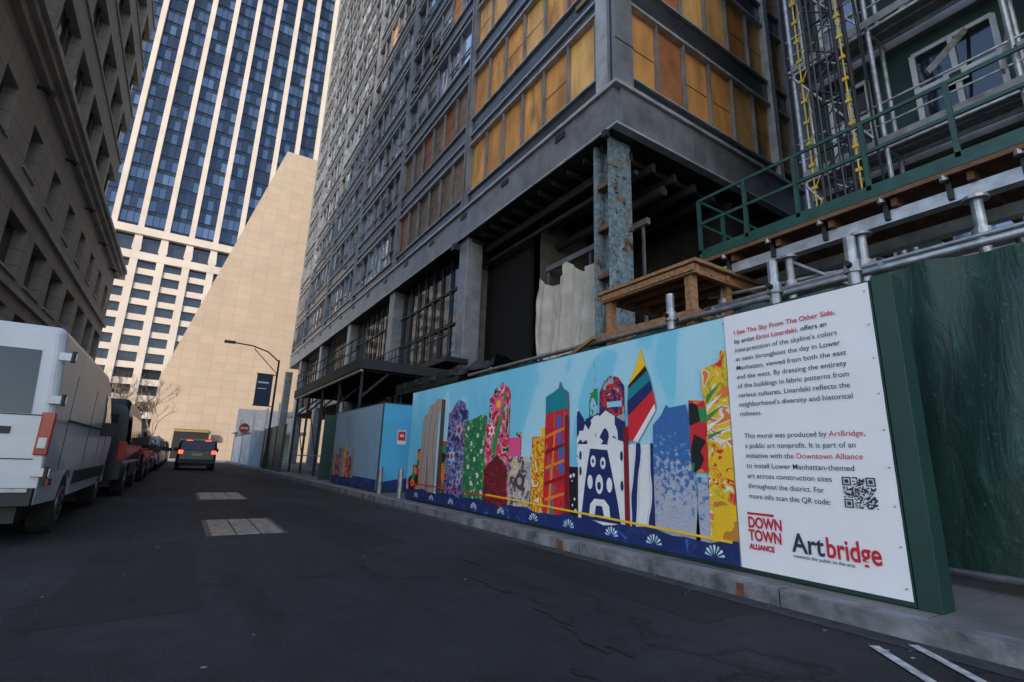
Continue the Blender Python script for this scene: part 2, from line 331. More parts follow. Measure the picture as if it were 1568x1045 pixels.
fs = [(i * (NZ + 1) + j, (i + 1) * (NZ + 1) + j, (i + 1) * (NZ + 1) + j + 1, i * (NZ + 1) + j + 1) for i in range(NY) for j in range(NZ)]
g.faces(vs, fs, wt); g.obj(h, smooth=True)
ink = mat('ink_dark', (.03, .03, .06), .6, var=0); inkr = mat('ink_red', (.55, .015, .03), .6, var=0)
def text(s, y, z, size, m, bold=0., sx=1., red=None):
    cu = bpy.data.curves.new('lettering', 'FONT'); cu.body = s; cu.size = size; cu.offset = bold; cu.materials.append(m); cu.materials.append(inkr)
    if red:
        k = s.find(red)
        for q in range(k, k + len(red)): cu.body_format[q].material_index = 1
    o = bpy.data.objects.new('lettering', cu); scene.collection.objects.link(o)
    o.matrix_world = Matrix(((0, 0, -1, XM - .02), (-1, 0, 0, y), (0, 1, 0, z), (0, 0, 0, 1))) @ Matrix.Diagonal((sx, 1, 1, 1))
    o.parent = h; return o
lines = [("I See The Sky From The Other Side,", "I See The Sky From The Other Side"), ("by artist Eirini Linardaki, offers an", "Eirini Linardaki"), ("interpretation of the skyline's colors", None), ("as seen throughout the day in Lower", None), ("Manhattan, viewed from both the east", None), ("and the west. By dressing the entirety", None), ("of the buildings in fabric patterns from", None), ("various cultures, Linardaki reflects the", None), ("neighborhood's diversity and historical", None), ("richness.", None)]
for i, (s, r_) in enumerate(lines): text(s, 2.84, 2.35 - i * .09, .064, ink, .0006 if r_ else .0001, 1.0, r_)
lines = [("This mural was produced by ArtBridge,", "ArtBridge"), ("a public art nonprofit. It is part of an", None), ("initiative with the Downtown Alliance", "Downtown Alliance"), ("to install Lower Manhattan-themed", None), ("art across construction sites", None), ("throughout the district. For", None), ("more info scan this QR code:", None)]
for i, (s, r_) in enumerate(lines): text(s, 2.81, 1.33 - i * .091, .064, ink, .0001, 1.0 if i < 5 else .93, r_)
for i, s in enumerate(["DOWN", "TOWN"]): text(s, 2.84, .53 - i * .11, .13, inkr, .004, .72)
text("ALLIANCE", 2.84, .345, .062, inkr, .003, .82)
g = MB('logo_bar'); g.quad([(XM - .02, 2.84, .64), (XM - .02, 2.59, .64), (XM - .02, 2.59, .66), (XM - .02, 2.84, .66)], inkr); g.obj(h)
text("Art", 2.45, .38, .215, ink, .004, .85); text("bridge", 2.18, .38, .215, inkr, .004, .72)
text("connects the public to the arts", 2.45, .335, .038, ink, .0003)
g = MB('qr_code'); n = 25; q0, z0, cs = 2.0, .775, .0094
for i in range(n):
    for j in range(n):
        fd = None
        for (a, bq) in ((0, 0), (n - 7, 0), (0, n - 7)):
            ii, jj = i - a, (n - 1 - j) - bq
            if -1 <= ii <= 7 and -1 <= jj <= 7:
                fd = (0 <= ii <= 6 and 0 <= jj <= 6) and (ii in (0, 6) or jj in (0, 6) or (2 <= ii <= 4 and 2 <= jj <= 4))
        on = fd if fd is not None else R.random() < .5
        if on:
            y0 = q0 - i * cs; zz = z0 + j * cs
            g.quad([(XM - .02, y0, zz), (XM - .02, y0 - cs, zz), (XM - .02, y0 - cs, zz + cs), (XM - .02, y0, zz + cs)], ink)
g.obj(h)
g = MB('screws')
for i in range(9):
    zz = .25 + i * .28
    for yy in (1.66, 2.95): g.cyl((XM - .016, yy, zz), (XM - .024, yy, zz), .007, steel, 6)
g.obj(h)

# second hoarding
h2 = grp('painted_hoarding')
g = MB('boards'); g.box(4.5, 9.0, 13.35, 13.45, .13, 2.52, green); g.box(4.5, 4.6, 13.45, 18.3, .13, 2.52, green); g.obj(h2)
g = MB('print')
teal = mat('print_sky2', (.07, .38, .62), .55, var=.12, vs=1)
g.quad([(4.52, 13.345, .18), (6.1, 13.345, .18), (6.1, 13.345, 2.48), (4.52, 13.345, 2.48)], teal)
g.quad([(4.52, 13.342, .18), (6.1, 13.342, .18), (6.1, 13.342, .42), (5.2, 13.342, .5), (4.52, 13.342, .38)], F['base'])
g.quad([(5.3, 13.339, .5), (6.1, 13.339, .45), (6.1, 13.339, 2.2), (5.7, 13.339, 1.7), (5.95, 13.339, 1.3), (5.5, 13.339, 1.1)], S['navy'])
pale = mat('print_pale', (.23, .38, .52), .55, var=.15, vs=1)
g.quad([(4.495, 13.4, .18), (4.495, 18.25, .18), (4.495, 18.25, 2.48), (4.495, 13.4, 2.48)], pale)
g.quad([(4.49, 13.45, .18), (4.49, 18.2, .18), (4.49, 18.2, .5), (4.49, 13.45, .45)], F['base'])
yy = 15.6; i = 0
pal = [F['tan'], F['redn'], F['pinkfl'], F['yr'], F['tan'], F['blufl'], F['rbg']]
while yy < 18.1:
    hh = .95 + R.random() * .5; g.quad([(4.486, yy, .4), (4.486, yy + .3, .4), (4.486, yy + .3, hh), (4.486, yy + .15, hh + .08), (4.486, yy, hh - .05)], pal[i % 7]); yy += .31; i += 1
signw = mat('sign_white', (.7, .7, .7), .5, var=0); signr = mat('sign_red', (.6, .02, .03), .4, var=0)
g.quad([(4.95, 13.336, 1.4), (5.2, 13.336, 1.4), (5.2, 13.336, 1.78), (4.95, 13.336, 1.78)], signw)
g.quad([(4.97, 13.333, 1.5), (5.18, 13.333, 1.5), (5.18, 13.333, 1.75), (4.97, 13.333, 1.75)], signr)
g.quad([(5.02, 13.330, 1.6), (5.13, 13.330, 1.6), (5.13, 13.330, 1.66), (5.02, 13.330, 1.66)], signw)
g.obj(h2)
for bx, by in ((4.42, 12.9), (4.45, 11.55)):
    g = MB('bollard'); g.cyl((bx, by, .12), (bx, by, .78), .06, steel, 16); g.cyl((bx, by, .78), (bx, by, .81), .06, steel, 16, r2=.03); g.obj(smooth=False)
# far hoardings
h3 = grp('construction_hoarding')
g = MB('boards'); g.box(4.5, 4.6, 37, 44, .12, 2.5, mat('hoarding_blue', (.26, .43, .56), .6, var=.4, vs=.8)); g.box(4.5, 4.6, 29, 36.9, .12, 2.6, green)
for yy in (29, 31.4, 33.8, 36.2): g.box(4.46, 4.5, yy, yy + .08, .12, 2.55, dark)
g.box(4.5, 4.6, 44.05, 58, .12, 2.5, mat('hoarding_pale', (.55, .56, .56), .6, var=.3, vs=.6)); g.box(4.6, 9, 20.5, 20.6, .12, 2.6, green); g.obj(h3)

# ------------------------------------------------------------------ green netting fence
nm, nt, b = nodes_of('green_netting'); v = coords(nt, (1, 1, 1))
wv = noise(nt, coords(nt, (1, 1, .25)), 6, 5, .6); fi = noise(nt, v, 130, 2); spk = noise(nt, v, 26, 5)
c = ramp(nt, wv, [(.3, (.006, .032, .025)), (.6, (.012, .06, .045)), (.72, (.035, .13, .10))])
c = mix(nt, 1., c, ramp(nt, fi, [(.4, (.5,) * 3), (.6, (1.25,) * 3)]), 'MULTIPLY')
c = mix(nt, ramp(nt, spk, [(.62, (0, 0, 0)), (.72, (.3, .3, .3))]), c, (.16, .27, .23))
nt.links.new(c, b.inputs['Base Color']); b.inputs['Roughness'].default_value = .5; bump(nt, b, wv, .5, .05)
fe = grp('netting_fence'); g = MB('net'); vs = []; NX, NZ = 140, 34
for i in range(NX + 1):
    for j in range(NZ + 1):
        yy = -6 + 17 * i / NX; t = j / NZ; sc_ = abs(math.sin(yy * 1.9)); zz = .22 + (2.86 - .07 * sc_) * t
        vs.append((5.8 + .06 * math.sin(yy * 3.1 + t * 2) * math.sin(math.pi * t) + .035 * math.sin(yy * 13 + t * 5 + 2 * math.sin(yy * 3)) * (.3 + t), yy, zz))
g.faces(vs, [(i * (NZ + 1) + j, (i + 1) * (NZ + 1) + j, (i + 1) * (NZ + 1) + j + 1, i * (NZ + 1) + j + 1) for i in range(NX) for j in range(NZ)], nm)
g.obj(fe, smooth=True)
g = MB('rails'); g.cyl((5.74, -6, .24), (5.74, 3.5, .24), .035, steel); g.cyl((5.83, -6, 3.12), (5.83, 11, 3.12), .04, steel); g.cyl((5.9, -6, 3.0), (5.9, 4, 3.2), .035, steel)
for yy in range(-6, 11, 2): g.cyl((5.88, yy, .12), (5.88, yy, 3.2), .03, steel)
g.obj(fe, smooth=True)

# ------------------------------------------------------------------ scaffold platform
rust = mat('aged_timber', (.15, .075, .04), .8, var=.35, vs=4, bp=.3, stretch=(1, 1, 1))
wood = mat('timber', (.29, .155, .07), .75, var=.45, vs=5, bp=.3, stretch=(1, 4, 4))
gpaint = mat('green_steel', (.008, .06, .046), .45, .1, var=.3, vs=6)
alum = mat('aluminium_beam', (.40, .42, .44), .4, .5, var=.3, vs=5)
sp = grp('scaffold_platform')
g = MB('deck')
for i in range(8): g.box(6.62 + i * .24, 6.62 + i * .24 + .23, .5, 4.6, 4.32, 4.37, rust)
g.box(6.56, 6.6, .48, 4.65, 4.30, 4.46, gpaint); g.box(6.6, 8.6, 4.62, 4.66, 4.3, 4.46, gpaint); g.box(6.6, 8.6, .46, .5, 4.3, 4.46, gpaint)
g.box(6.565, 6.61, .49, 4.62, 4.24, 4.298, rust)
for yy in (.7, 1.3, 2.0, 2.7, 3.4, 4.1, 4.5): g.box(6.65, 8.5, yy, yy + .06, 4.14, 4.30, rust)
for xx in (6.72, 7.6, 8.4): g.box(xx, xx + .09, -.5, 4.7, 3.98, 4.13, alum); g.box(xx - .03, xx + .12, -.5, 4.7, 3.965, 3.98, alum)
for yy in (.9, 1.5, 2.1, 2.8, 3.5, 4.2): g.box(6.66, 6.71, yy, yy + .05, 4.0, 4.3, dark); g.cyl((6.6, yy + .04, 4.2), (6.6, yy + .04, 4.26), .04, steel, 8)
g.obj(sp)
g = MB('frame')
for yy in (1.35, 2.45, 3.35, 4.4):
    g.cyl((6.75, yy, .12), (6.75, yy, 3.96), .055, steel, 14); g.cyl((6.75, yy, 3.4), (6.75, yy, 3.6), .085, steel, 14); g.cyl((8.4, yy, .12), (8.4, yy, 3.96), .05, steel, 12)
    g.cyl((6.75, yy, 3.93), (6.75, yy, 3.964), .12, steel, 12)
g.cyl((6.68, 0, 3.5), (6.68, 4.7, 3.5), .03, steel); g.cyl((6.82, -1, 3.3), (6.82, 4.7, 3.72), .028, steel)
g.cyl((6.75, 1.35, 3.0), (8.4, 2.45, 3.9), .025, steel); g.cyl((6.75, 2.45, 3.2), (6.75, 3.35, 3.9), .025, steel)
for yy in (2.05, 2.85, 4.3):
    g.cyl((5.35, yy, .12), (5.35, yy, 3.36), .055, steel, 16); g.cyl((5.35, yy, 2.98), (5.35, yy, 3.1), .075, steel, 16); g.cyl((5.22, yy, 3.05), (5.48, yy, 3.02), .03, dark, 10)
g.obj(sp, smooth=False)
g = MB('railing')
for yy in (.5, 1.35, 2.2, 3.05, 3.8, 4.6): g.box(6.56, 6.61, yy, yy + .05, 4.4, 5.35, gpaint)
for zz in (4.9, 5.32): g.box(6.57, 6.6, .5, 4.64, zz, zz + .045, gpaint)
for xx in (7.2, 7.9, 8.55): g.box(xx, xx + .05, 4.6, 4.65, 4.4, 5.35, gpaint); g.box(xx, xx + .05, .47, .52, 4.4, 5.35, gpaint)
for zz in (4.9, 5.32): g.box(6.6, 8.6, 4.61, 4.64, zz, zz + .045, gpaint); g.box(6.6, 8.6, .48, .51, zz, zz + .045, gpaint)
g.obj(sp)

# ------------------------------------------------------------------ timber shoring box
tb = grp('timber_shoring')
g = MB('frame')
for (xx, yy) in ((5.85, 4.3), (5.85, 5.95), (7.7, 4.3), (7.7, 5.95), (6.7, 4.3)): g.box(xx, xx + .13, yy, yy + .13, .12, 3.8, wood)
for zz in (3.78, 3.1):
    g.box(5.8, 5.9, 4.2, 6.15, zz, zz + .14, wood); g.box(5.9, 7.9, 4.22, 4.30, zz, zz + .14, wood); g.box(5.9, 7.9, 6.05, 6.13, zz, zz + .14, wood); g.box(7.8, 7.9, 4.3, 6.05, zz, zz + .14, wood)
g.box(5.75, 8.0, 4.15, 6.2, 3.925, 3.98, wood)
for i in range(6): g.beam((5.8 + i * .4, 4.2, 3.86), (5.8 + i * .4, 6.1, 3.86), .05, .1, wood)
g.beam((5.9, 6.3, 3.2), (5.9, 8.4, 2.5), .3, .06, wood); g.beam((6.6, 6.3, 3.2), (6.6, 8.6, 2.5), 1.2, .04, wood)
g.obj(tb, bevel=.006)

# ------------------------------------------------------------------ main office building
def glass(name, col, rough=.06, metal=.75):
    m, nt, b = nodes_of(name); v = coords(nt)
    b.inputs['Base Color'].default_value = (*col, 1); b.inputs['Metallic'].default_value = metal; b.inputs['Roughness'].default_value = rough
    bump(nt, b, noise(nt, v, .6, 2), .06, .3); return m
gl = [glass('glass_blue', (.36, .47, .60), .05, .88), glass('glass_dark', (.05, .06, .07)), glass('glass_grey', (.17, .20, .24), .12), glass('glass_pale_reflect', (.66, .74, .82), .06, .92)]
blind = mat('window_blind', (.30, .31, .31), .6, var=.2, vs=1)
ply = [mat('plywood_a', (.56, .26, .07), .65, var=.35, vs=1.6, stretch=(1, 1, .35)), mat('plywood_b', (.70, .40, .13), .65, var=.3, vs=1.8, stretch=(1, 1, .35)),
       mat('plywood_c', (.33, .12, .04), .7, var=.35, vs=1.5), mat('plywood_grey', (.22, .16, .11), .8, var=.35, vs=1.5), mat('plywood_d', (.62, .30, .08), .6, var=.5, vs=2.6, stretch=(1, 1, .3))]
met = mat('facade_metal', (.18, .185, .195), .4, .15, var=.35, vs=1.2); metl = mat('facade_metal_light', (.36, .37, .38), .4, .15, var=.3, vs=2)
spn = mat('spandrel_panel', (.062, .066, .073), .25, .3, var=.35, vs=.8); gap = mat('facade_gap', (.012, .013, .015), .5, var=.1)
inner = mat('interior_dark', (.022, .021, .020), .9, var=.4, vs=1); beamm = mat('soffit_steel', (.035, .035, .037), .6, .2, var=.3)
ob = grp('office_building')
g = MB('fascia')
g.box(9.0, 19.2, 8.8, 60, 10.4, 10.45, gap)
y = 8.8
while y < 60:
    L = 3.0; g.box(8.9, 9.1, y + .015, min(60, y + L) - .015, 10.45, 11.72, met); y += L
x = 9.1
while x < 19.2:
    g.box(x + .015, min(19.2, x + 3.3) - .015, 8.7, 8.9, 10.45, 11.72, met); x += 3.3
g.box(8.84, 19.2, 8.64, 8.9, 10.38, 10.45, metl); g.box(8.84, 8.9, 8.9, 60, 10.38, 10.45, metl)
g.box(8.8, 19.25, 8.6, 8.9, 11.72, 11.84, metl); g.box(8.8, 8.9, 8.9, 60, 11.72, 11.84, metl)
g.box(9.1, 19.2, 8.9, 60, 10.46, 11.8, gap)
for q in range(14): yy = 11 + q * 3.4; g.box(8.86, 8.9, yy, yy + .5, 11.35, 11.55, gap)
g.box(8.7, 8.86, 8.95, 9.12, 10.1, 10.3, gap); g.box(8.6, 8.9, 18.2, 18.5, 9.9, 10.2, gap)
g.obj(ob)
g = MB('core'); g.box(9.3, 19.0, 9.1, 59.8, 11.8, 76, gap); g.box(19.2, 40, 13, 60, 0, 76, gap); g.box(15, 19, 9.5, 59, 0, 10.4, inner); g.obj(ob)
bays = [9.3 + i * 8.95 for i in range(7)]; bays[0] = 9.5; bays[-1] = 60
g = MB('facade_street'); NF = 16
for k in range(NF):
    z0 = 11.84 + 3.85 * k; zw0, zw1 = z0 + .78, z0 + 3.2
    g.box(9.08, 9.3, 9.3, 60, z0, zw0 - .06, spn); g.box(8.98, 9.3, 9.3, 60, zw0 - .06, zw0, metl)
    g.box(8.98, 9.3, 9.3, 60, zw1, zw1 + .1, metl); g.box(9.08, 9.3, 9.3, 60, zw1 + .1, z0 + 3.85 - (.0), spn)
    g.box(9.0, 9.08, 9.3, 60, z0 + 3.72, z0 + 3.8, metl)
    for bi in range(6):
        ya, yb = bays[bi] + .22, bays[bi + 1] - .22; w = (yb - ya) / 6
        for j in range(6):
            y0 = ya + j * w; r = R.random(); isg = False
            if bi == 0 and k < 3: m = ply[0] if r < .35 else ply[4] if r < .6 else (ply[1] if r < .85 else ply[2])
            elif bi == 0 and k == 3: m = ply[0] if r < .5 else gl[3]
            elif bi == 1 and k < 2: m = ply[3] if r < .7 else ply[2]
            elif bi <= 2 and r < .10: m = ply[0]
            else:
                isg = True; m = (gl[3] if r < .5 else gl[0] if r < .75 else gl[1]) if (bi <= 1 and k >= 3) else gl[0] if r < .35 else gl[1] if r < .60 else gl[2] if r < .78 else gl[3]  # more pale panes in these bays imitate bright blue-white reflections by colour
            t = R.uniform(-.018, .018); t2 = R.uniform(-.018, .018)
            g.quad([(9.2 + t, y0, zw0), (9.2 + t2, y0, zw1), (9.2 - t, y0 + w, zw1), (9.2 - t2, y0 + w, zw0)], m)
            if isg and r > .3: g.box(9.1, 9.17, y0 + .02, y0 + w - .02, zw0 + .9, zw0 + .95, met)
            if isg and R.random() < .22: hb = R.uniform(.4, 1.5); g.quad([(9.172, y0 + .04, zw1 - hb), (9.172, y0 + .04, zw1), (9.172, y0 + w - .04, zw1), (9.172, y0 + w - .04, zw1 - hb)], blind)
            if not isg:   # sheets screwed in two pieces
                if R.random() < .4: g.box(9.165, 9.175, y0 + .03, y0 + w - .03, zw0 + 1.2, zw0 + 1.22, gap)
            g.box(9.04, 9.16, y0 - .035, y0 + .035, zw0, zw1, met)
            if r > .9: g.box(9.0, 9.07, y0 + .3, y0 + .9, zw0 - .45, zw0 - .25, ply[3])
for bi, yb in enumerate(bays):
    if bi: g.box(8.93, 9.25, yb - .2, yb - .08, 11.84, 76, met); g.box(9.1, 9.25, yb - .08, yb + .08, 11.84, 76, gap); g.box(8.93, 9.25, yb + .08, yb + .2, 11.84, 76, met)
g.box(8.86, 9.6, 8.66, 9.0, 11.84, 76, met); g.box(8.86, 9.2, 9.0, 9.5, 11.84, 76, metl); g.box(8.84, 8.87, 8.8, 8.86, 11.84, 76, gap)
for k in range(NF): g.box(8.85, 9.61, 8.65, 8.66, 13.3 + k * 3.85, 13.34 + k * 3.85, gap)
g.obj(ob)
g = MB('facade_side')
for k in range(NF):
    z0 = 11.84 + 3.85 * k; zw0, zw1 = z0 + .6, z0 + 3.3
    g.box(9.6, 19.2, 8.88, 9.1, z0, zw0 - .06, spn); g.box(9.6, 19.2, 8.78, 9.1, zw0 - .06, zw0, metl)
    g.box(9.6, 19.2, 8.78, 9.1, zw1, zw1 + .1, metl); g.box(9.6, 19.2, 8.88, 9.1, zw1 + .1, z0 + 3.85, spn)
    w = 9.6 / 7
    for j in range(7):
        x0 = 9.6 + j * w; r = R.random(); m = ply[1] if r < .45 else ply[4] if r < .75 else ply[0] if r < .88 else ply[2]
        if k > 4: m = gl[int(r * 4) % 4]
        g.quad([(x0, 9.0, zw0), (x0 + w, 9.0, zw0), (x0 + w, 9.0, zw1), (x0, 9.0, zw1)], m); g.box(x0 - .035, x0 + .035, 8.84, 8.98, zw0, zw1, met)
        if R.random() < .5: g.box(x0 + .05, x0 + w - .05, 8.985, 8.995, zw0 + 1.3, zw0 + 1.32, gap)
g.box(17.6, 17.9, 8.7, 9.0, 11.84, 76, metl); g.box(19.0, 19.3, 8.7, 9.2, 11.84, 76, met); g.obj(ob)
# street-level columns and lobby
colm = mat('column_metal', (.22, .23, .24), .4, .2, var=.3, vs=2)
g = MB('columns')
for i in range(1, 7): yb = 9.3 + i * 8.95 - .2; g.box(9.0, 9.75, yb - .35, yb + .4, .12, 10.38, colm)
g.obj(ob, bevel=.02)
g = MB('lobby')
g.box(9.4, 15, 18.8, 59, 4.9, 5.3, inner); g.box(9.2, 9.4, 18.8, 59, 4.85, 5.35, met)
y = 19.2
while y < 58:
    g.box(9.5, 9.56, y, y + .06, 5.3, 10.4, gap); g.quad([(9.6, y + .06, 5.3), (9.6, y + 1.0, 5.3), (9.6, y + 1.0, 10.3), (9.6, y + .06, 10.3)], gl[1]); y += 1.0
for zz in (7, 8.7): g.box(9.5, 9.55, 19, 58, zz, zz + .06, gap)
g.box(9.5, 15, 18.6, 18.8, .12, 10.4, mat('stone_grey', (.11, .105, .10), .7, var=.3))
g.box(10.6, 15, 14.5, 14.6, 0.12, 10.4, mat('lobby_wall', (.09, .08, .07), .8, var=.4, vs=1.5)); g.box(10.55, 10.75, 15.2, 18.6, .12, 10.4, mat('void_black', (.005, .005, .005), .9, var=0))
for i in range(12): g.box(9.2, 15, 9.6 + i * .8, 9.7 + i * .8, 10.2, 10.38, beamm)
for i in range(6): g.box(9.9 + i, 10.05 + i, 9.2, 18.6, 9.9, 10.18, beamm)
g.cyl((10.2, 9.2, 9.6), (10.2, 18.5, 9.6), .09, beamm, 8); g.cyl((11.4, 9.2, 9.4), (11.4, 18.5, 9.4), .16, beamm, 10)
g.box(10.8, 11.0, 9.4, 14.5, 4.2, 4.5, wood); g.box(10.8, 10.95, 9.4, 14.5, 8.2, 8.4, met); 
y = 9.6
while y < 14.5: g.box(10.85, 10.93, y, y + .07, 4.5, 8.2, met); y += 1.2
g.obj(ob)
tarp = mat('tarpaulin', (.55, .53, .47), .7, var=.2, vs=1.5)
g = MB('tarp'); vs = []
for i in range(61):
    for j in range(17):
        yy = 11.0 + 3.6 * i / 60; t = j / 16; zz = 4.5 + 3.5 * t - .6 * abs(math.sin(math.pi * i / 30)) * t
        vs.append((10.62 + .16 * math.sin(yy * 5 + t * 3) + .09 * math.sin(yy * 16 + t * 6) + .04 * math.sin(yy * 37 - t * 8), yy, zz))
g.faces(vs, [(i * 17 + j, (i + 1) * 17 + j, (i + 1) * 17 + j + 1, i * 17 + j + 1) for i in range(60) for j in range(16)], tarp); g.obj(ob, smooth=True)
g = MB('balcony_railing')
for zz in (5.9, 6.35): g.cyl((8.3, 17.6, zz), (8.3, 34, zz), .025, dark)
y = 17.6
while y < 34: g.cyl((8.3, y, 5.0), (8.3, y, 6.35), .02, dark, 6); y += .5
g.box(8.2, 9.2, 17.5, 34, 4.8, 5.0, dark); g.obj(ob)
# peeling steel column
bc, nt, b = nodes_of('peeling_blue_paint'); v = coords(nt)
f = noise(nt, coords(nt, (1, 1, .8)), 1.5, 9, .8, .7); f2 = noise(nt, v, 9, 6)
c = ramp(nt, f, [(.38, (.09, .04, .028)), (.43, (.26, .21, .16)), (.46, (.15, .23, .26)), (.56, (.17, .26, .29)), (.62, (.30, .38, .40)), (.70, (.10, .05, .03))])
c = mix(nt, 1., c, ramp(nt, f2, [(.3, (.45,) * 3), (.6, (1.05,) * 3)]), 'MULTIPLY')
nt.links.new(c, b.inputs['Base Color']); b.inputs['Roughness'].default_value = .75; bump(nt, b, f2, .9, .08)
bcx = grp('steel_column')
g = MB('h_section')
g.box(9.1, 9.95, 9.2, 9.3, .12, 10.38, bc); g.box(9.1, 9.95, 9.8, 9.9, .12, 10.38, bc); g.box(9.45, 9.6, 9.3, 9.8, .12, 10.38, bc)
for zz in (6.1, 7.55, 8.9): g.box(9.14, 9.45, 9.3, 9.8, zz, zz + .14, rust)
for i in range(26):   # flakes of old fire-proofing still clinging to the flanges
    zz = R.uniform(5, 10.2); xx = R.uniform(9.12, 9.85); s = R.uniform(.04, .14); g.box(xx, xx + s, 9.15, 9.198, zz, zz + s * R.uniform(.6, 2.2), rust if i % 3 else bc)
o = g.obj(bcx)

# ------------------------------------------------------------------ sidewalk shed
sh = grp('sidewalk_shed')
shm = mat('shed_dark', (.022, .025, .028), .6, .2, var=.3)
g = MB('deck'); g.box(4.95, 8.8, 17.6, 30, 4.25, 4.33, shm); g.box(4.9, 4.95, 17.55, 30, 4.1, 4.5, shm); g.box(4.95, 8.8, 17.5, 17.58, 4.1, 4.45, shm)
for i in range(12): g.box(4.95, 8.8, 17.8 + i, 17.9 + i, 4.05, 4.24, shm)
g.box(6.3, 8.8, 12.6, 17.4, 3.3, 3.38, shm); g.box(6.25, 6.3, 12.55, 17.4, 3.2, 3.6, shm); g.box(4.95, 5.05, 17.6, 30, 4.0, 4.09, alum); g.obj(sh)
g = MB('posts')
for yy in (17.8, 20.8, 23.8, 26.8, 29.8):
    for xx in (5.1, 8.4): g.cyl((xx, yy, .12), (xx, yy, 4.1), .06, shm); 
    g.beam((5.1, yy, 3.1), (6.1, yy, 4.1), .08, .08, shm)
for yy in (12.8, 15, 17.2): g.cyl((6.4, yy, .12), (6.4, yy, 3.2), .06, shm)
for yy in (17.8, 20.8, 23.8, 26.8): g.cyl((5.1, yy, .9), (5.1, yy + 3, 3.8), .025, shm, 6); g.cyl((5.1, yy, 1.0), (5.1, yy + 3, 1.0), .025, steel, 6)
g.obj(sh)
g = MB('railing')
y = 17.6
while y < 30: g.cyl((4.95, y, 4.45), (4.95, y, 5.4), .025, shm, 6); y += 1.5
for zz in (4.9, 5.35): g.cyl((4.95, 17.6, zz), (4.95, 30, zz), .025, shm, 6)
g.obj(sh)
g = MB('debris_netting'); vs = []; NXX, NR = 60, 10
for i in range(NXX + 1):
    for j in range(NR + 1):
        yy = 10.5 + 6.5 * i / NXX; t = math.pi * j / NR; rr = .22 + .07 * math.sin(yy * 5) + .04 * math.sin(yy * 13 + j)
        vs.append((6.6 - math.cos(t) * rr * 1.5, yy, 3.38 - .0 + math.sin(t) * rr * (1 + .2 * math.sin(j * 3 + yy * 7))))
g.faces(vs, [(i * (NR + 1) + j, (i + 1) * (NR + 1) + j, (i + 1) * (NR + 1) + j + 1, i * (NR + 1) + j + 1) for i in range(NXX) for j in range(NR)], shm); g.obj(sh, smooth=True)

# ------------------------------------------------------------------ neighbouring building (green wrap) + scaffold
nb = grp('wrapped_building')
wrap = mat('green_sheathing', (.006, .038, .031), .6, var=.35, vs=1); whf = mat('white_frame', (.42, .44, .46), .5, var=.15)
g = MB('walls'); g.box(13, 40, -25, 5.6, 0, 60, wrap); g.obj(nb)
g = MB('windows')
for k in range(10):
    z0 = 2.4 + 3.1 * k
    for yc, w in ((-9, .7), (-6.5, .7), (-4, .7), (-1.5, .7), (.5, .7), (2.45, .7), (4.5, .42)):
        g.box(12.93, 13, yc - w, yc + w, z0, z0 + 1.9, gap); g.quad([(12.92, yc - w, z0), (12.92, yc + w, z0), (12.92, yc + w, z0 + 1.9), (12.92, yc - w, z0 + 1.9)], gl[2] if k % 2 else gl[1])
        for a in (-w, 0, w): g.box(12.84, 12.915, yc + a - .05, yc + a + .05, z0, z0 + 1.9, whf)
        for a in (0, .95, 1.9): g.box(12.85, 12.91, yc - w, yc + w, z0 + a - .05, z0 + a + .05, whf)
        if k % 2 == 0: g.box(12.82, 12.84, yc - .18, yc + .22, z0 + .7, z0 + 1.05, whf); g.box(12.81, 12.818, yc - .08, yc + .12, z0 + .78, z0 + .97, dark)
    g.box(12.8, 12.99, -25, 5.6, z0 - .75, z0 - .5, met)
g.obj(nb)
sc = grp('scaffolding'); g = MB('tubes'); yel = mat('yellow_paint', (.45, .32, .03), .5, var=.3); plank = mat('scaffold_plank', (.18, .18, .178), .6, .3, var=.4, vs=4)
ys = (-8, -5.5, -3, -.4, 1.45, 3.6, 5.3)
for yy in ys:
    for xx in (11.9, 12.6): g.cyl((xx, yy, .12), (xx, yy, 31), .05, steel, 8)
for k in range(10):
    z = 1.75 + 3.1 * k
    for xx in (11.9, 12.6):
        g.cyl((xx, -8, z), (xx, 5.4, z), .04, steel, 6)
    g.cyl((11.9, -8, z + 1.1), (11.9, 5.4, z + 1.1), .028, steel, 6); g.cyl((11.9, -8, z + .6), (11.9, 5.4, z + .6), .022, steel, 6)
    for yy in ys: g.cyl((11.7, yy, z), (12.9, yy, z), .04, steel, 6)
    for a in range(2): g.box(11.95 + a * .33, 12.25 + a * .33, -8, 5.3, z + .06, z + .10, plank)
    g.box(11.82, 11.85, -8, 5.3, z + .05, z + .25, plank)
    for ya, yb in ((-5.5, -3), (-.4, 1.45), (3.6, 5.3)): g.cyl((11.86, ya, z), (11.86, yb, z + 3), .028, steel, 6)
    for j in range(3): yy = R.uniform(-2, 5); g.beam((11.6, yy, z + R.uniform(.3, 2.5)), (12.8, yy + R.uniform(-.6, .6), z + R.uniform(.3, 2.5)), .05, .12, plank)
g.obj(sc)
g = MB('hoist_mast'); mx, my = 9.9, 3.55; n = 0
for dx in (0, .55):
    for dy in (0, .55): g.cyl((mx + dx, my + dy, .12), (mx + dx, my + dy, 32), .04, dark, 6)
z = .3
while z < 32:
    g.cyl((mx, my, z), (mx, my + .55, z + .5), .02, dark, 5); g.cyl((mx, my + .55, z + .5), (mx, my, z + 1), .02, dark, 5); g.cyl((mx, my, z), (mx + .55, my, z + .5), .02, dark, 5)
    g.cyl((mx, my, z), (mx, my + .55, z), .025, dark, 5); g.cyl((mx + .55, my, z), (mx + .55, my + .55, z + .5), .02, steel, 5); z += 1
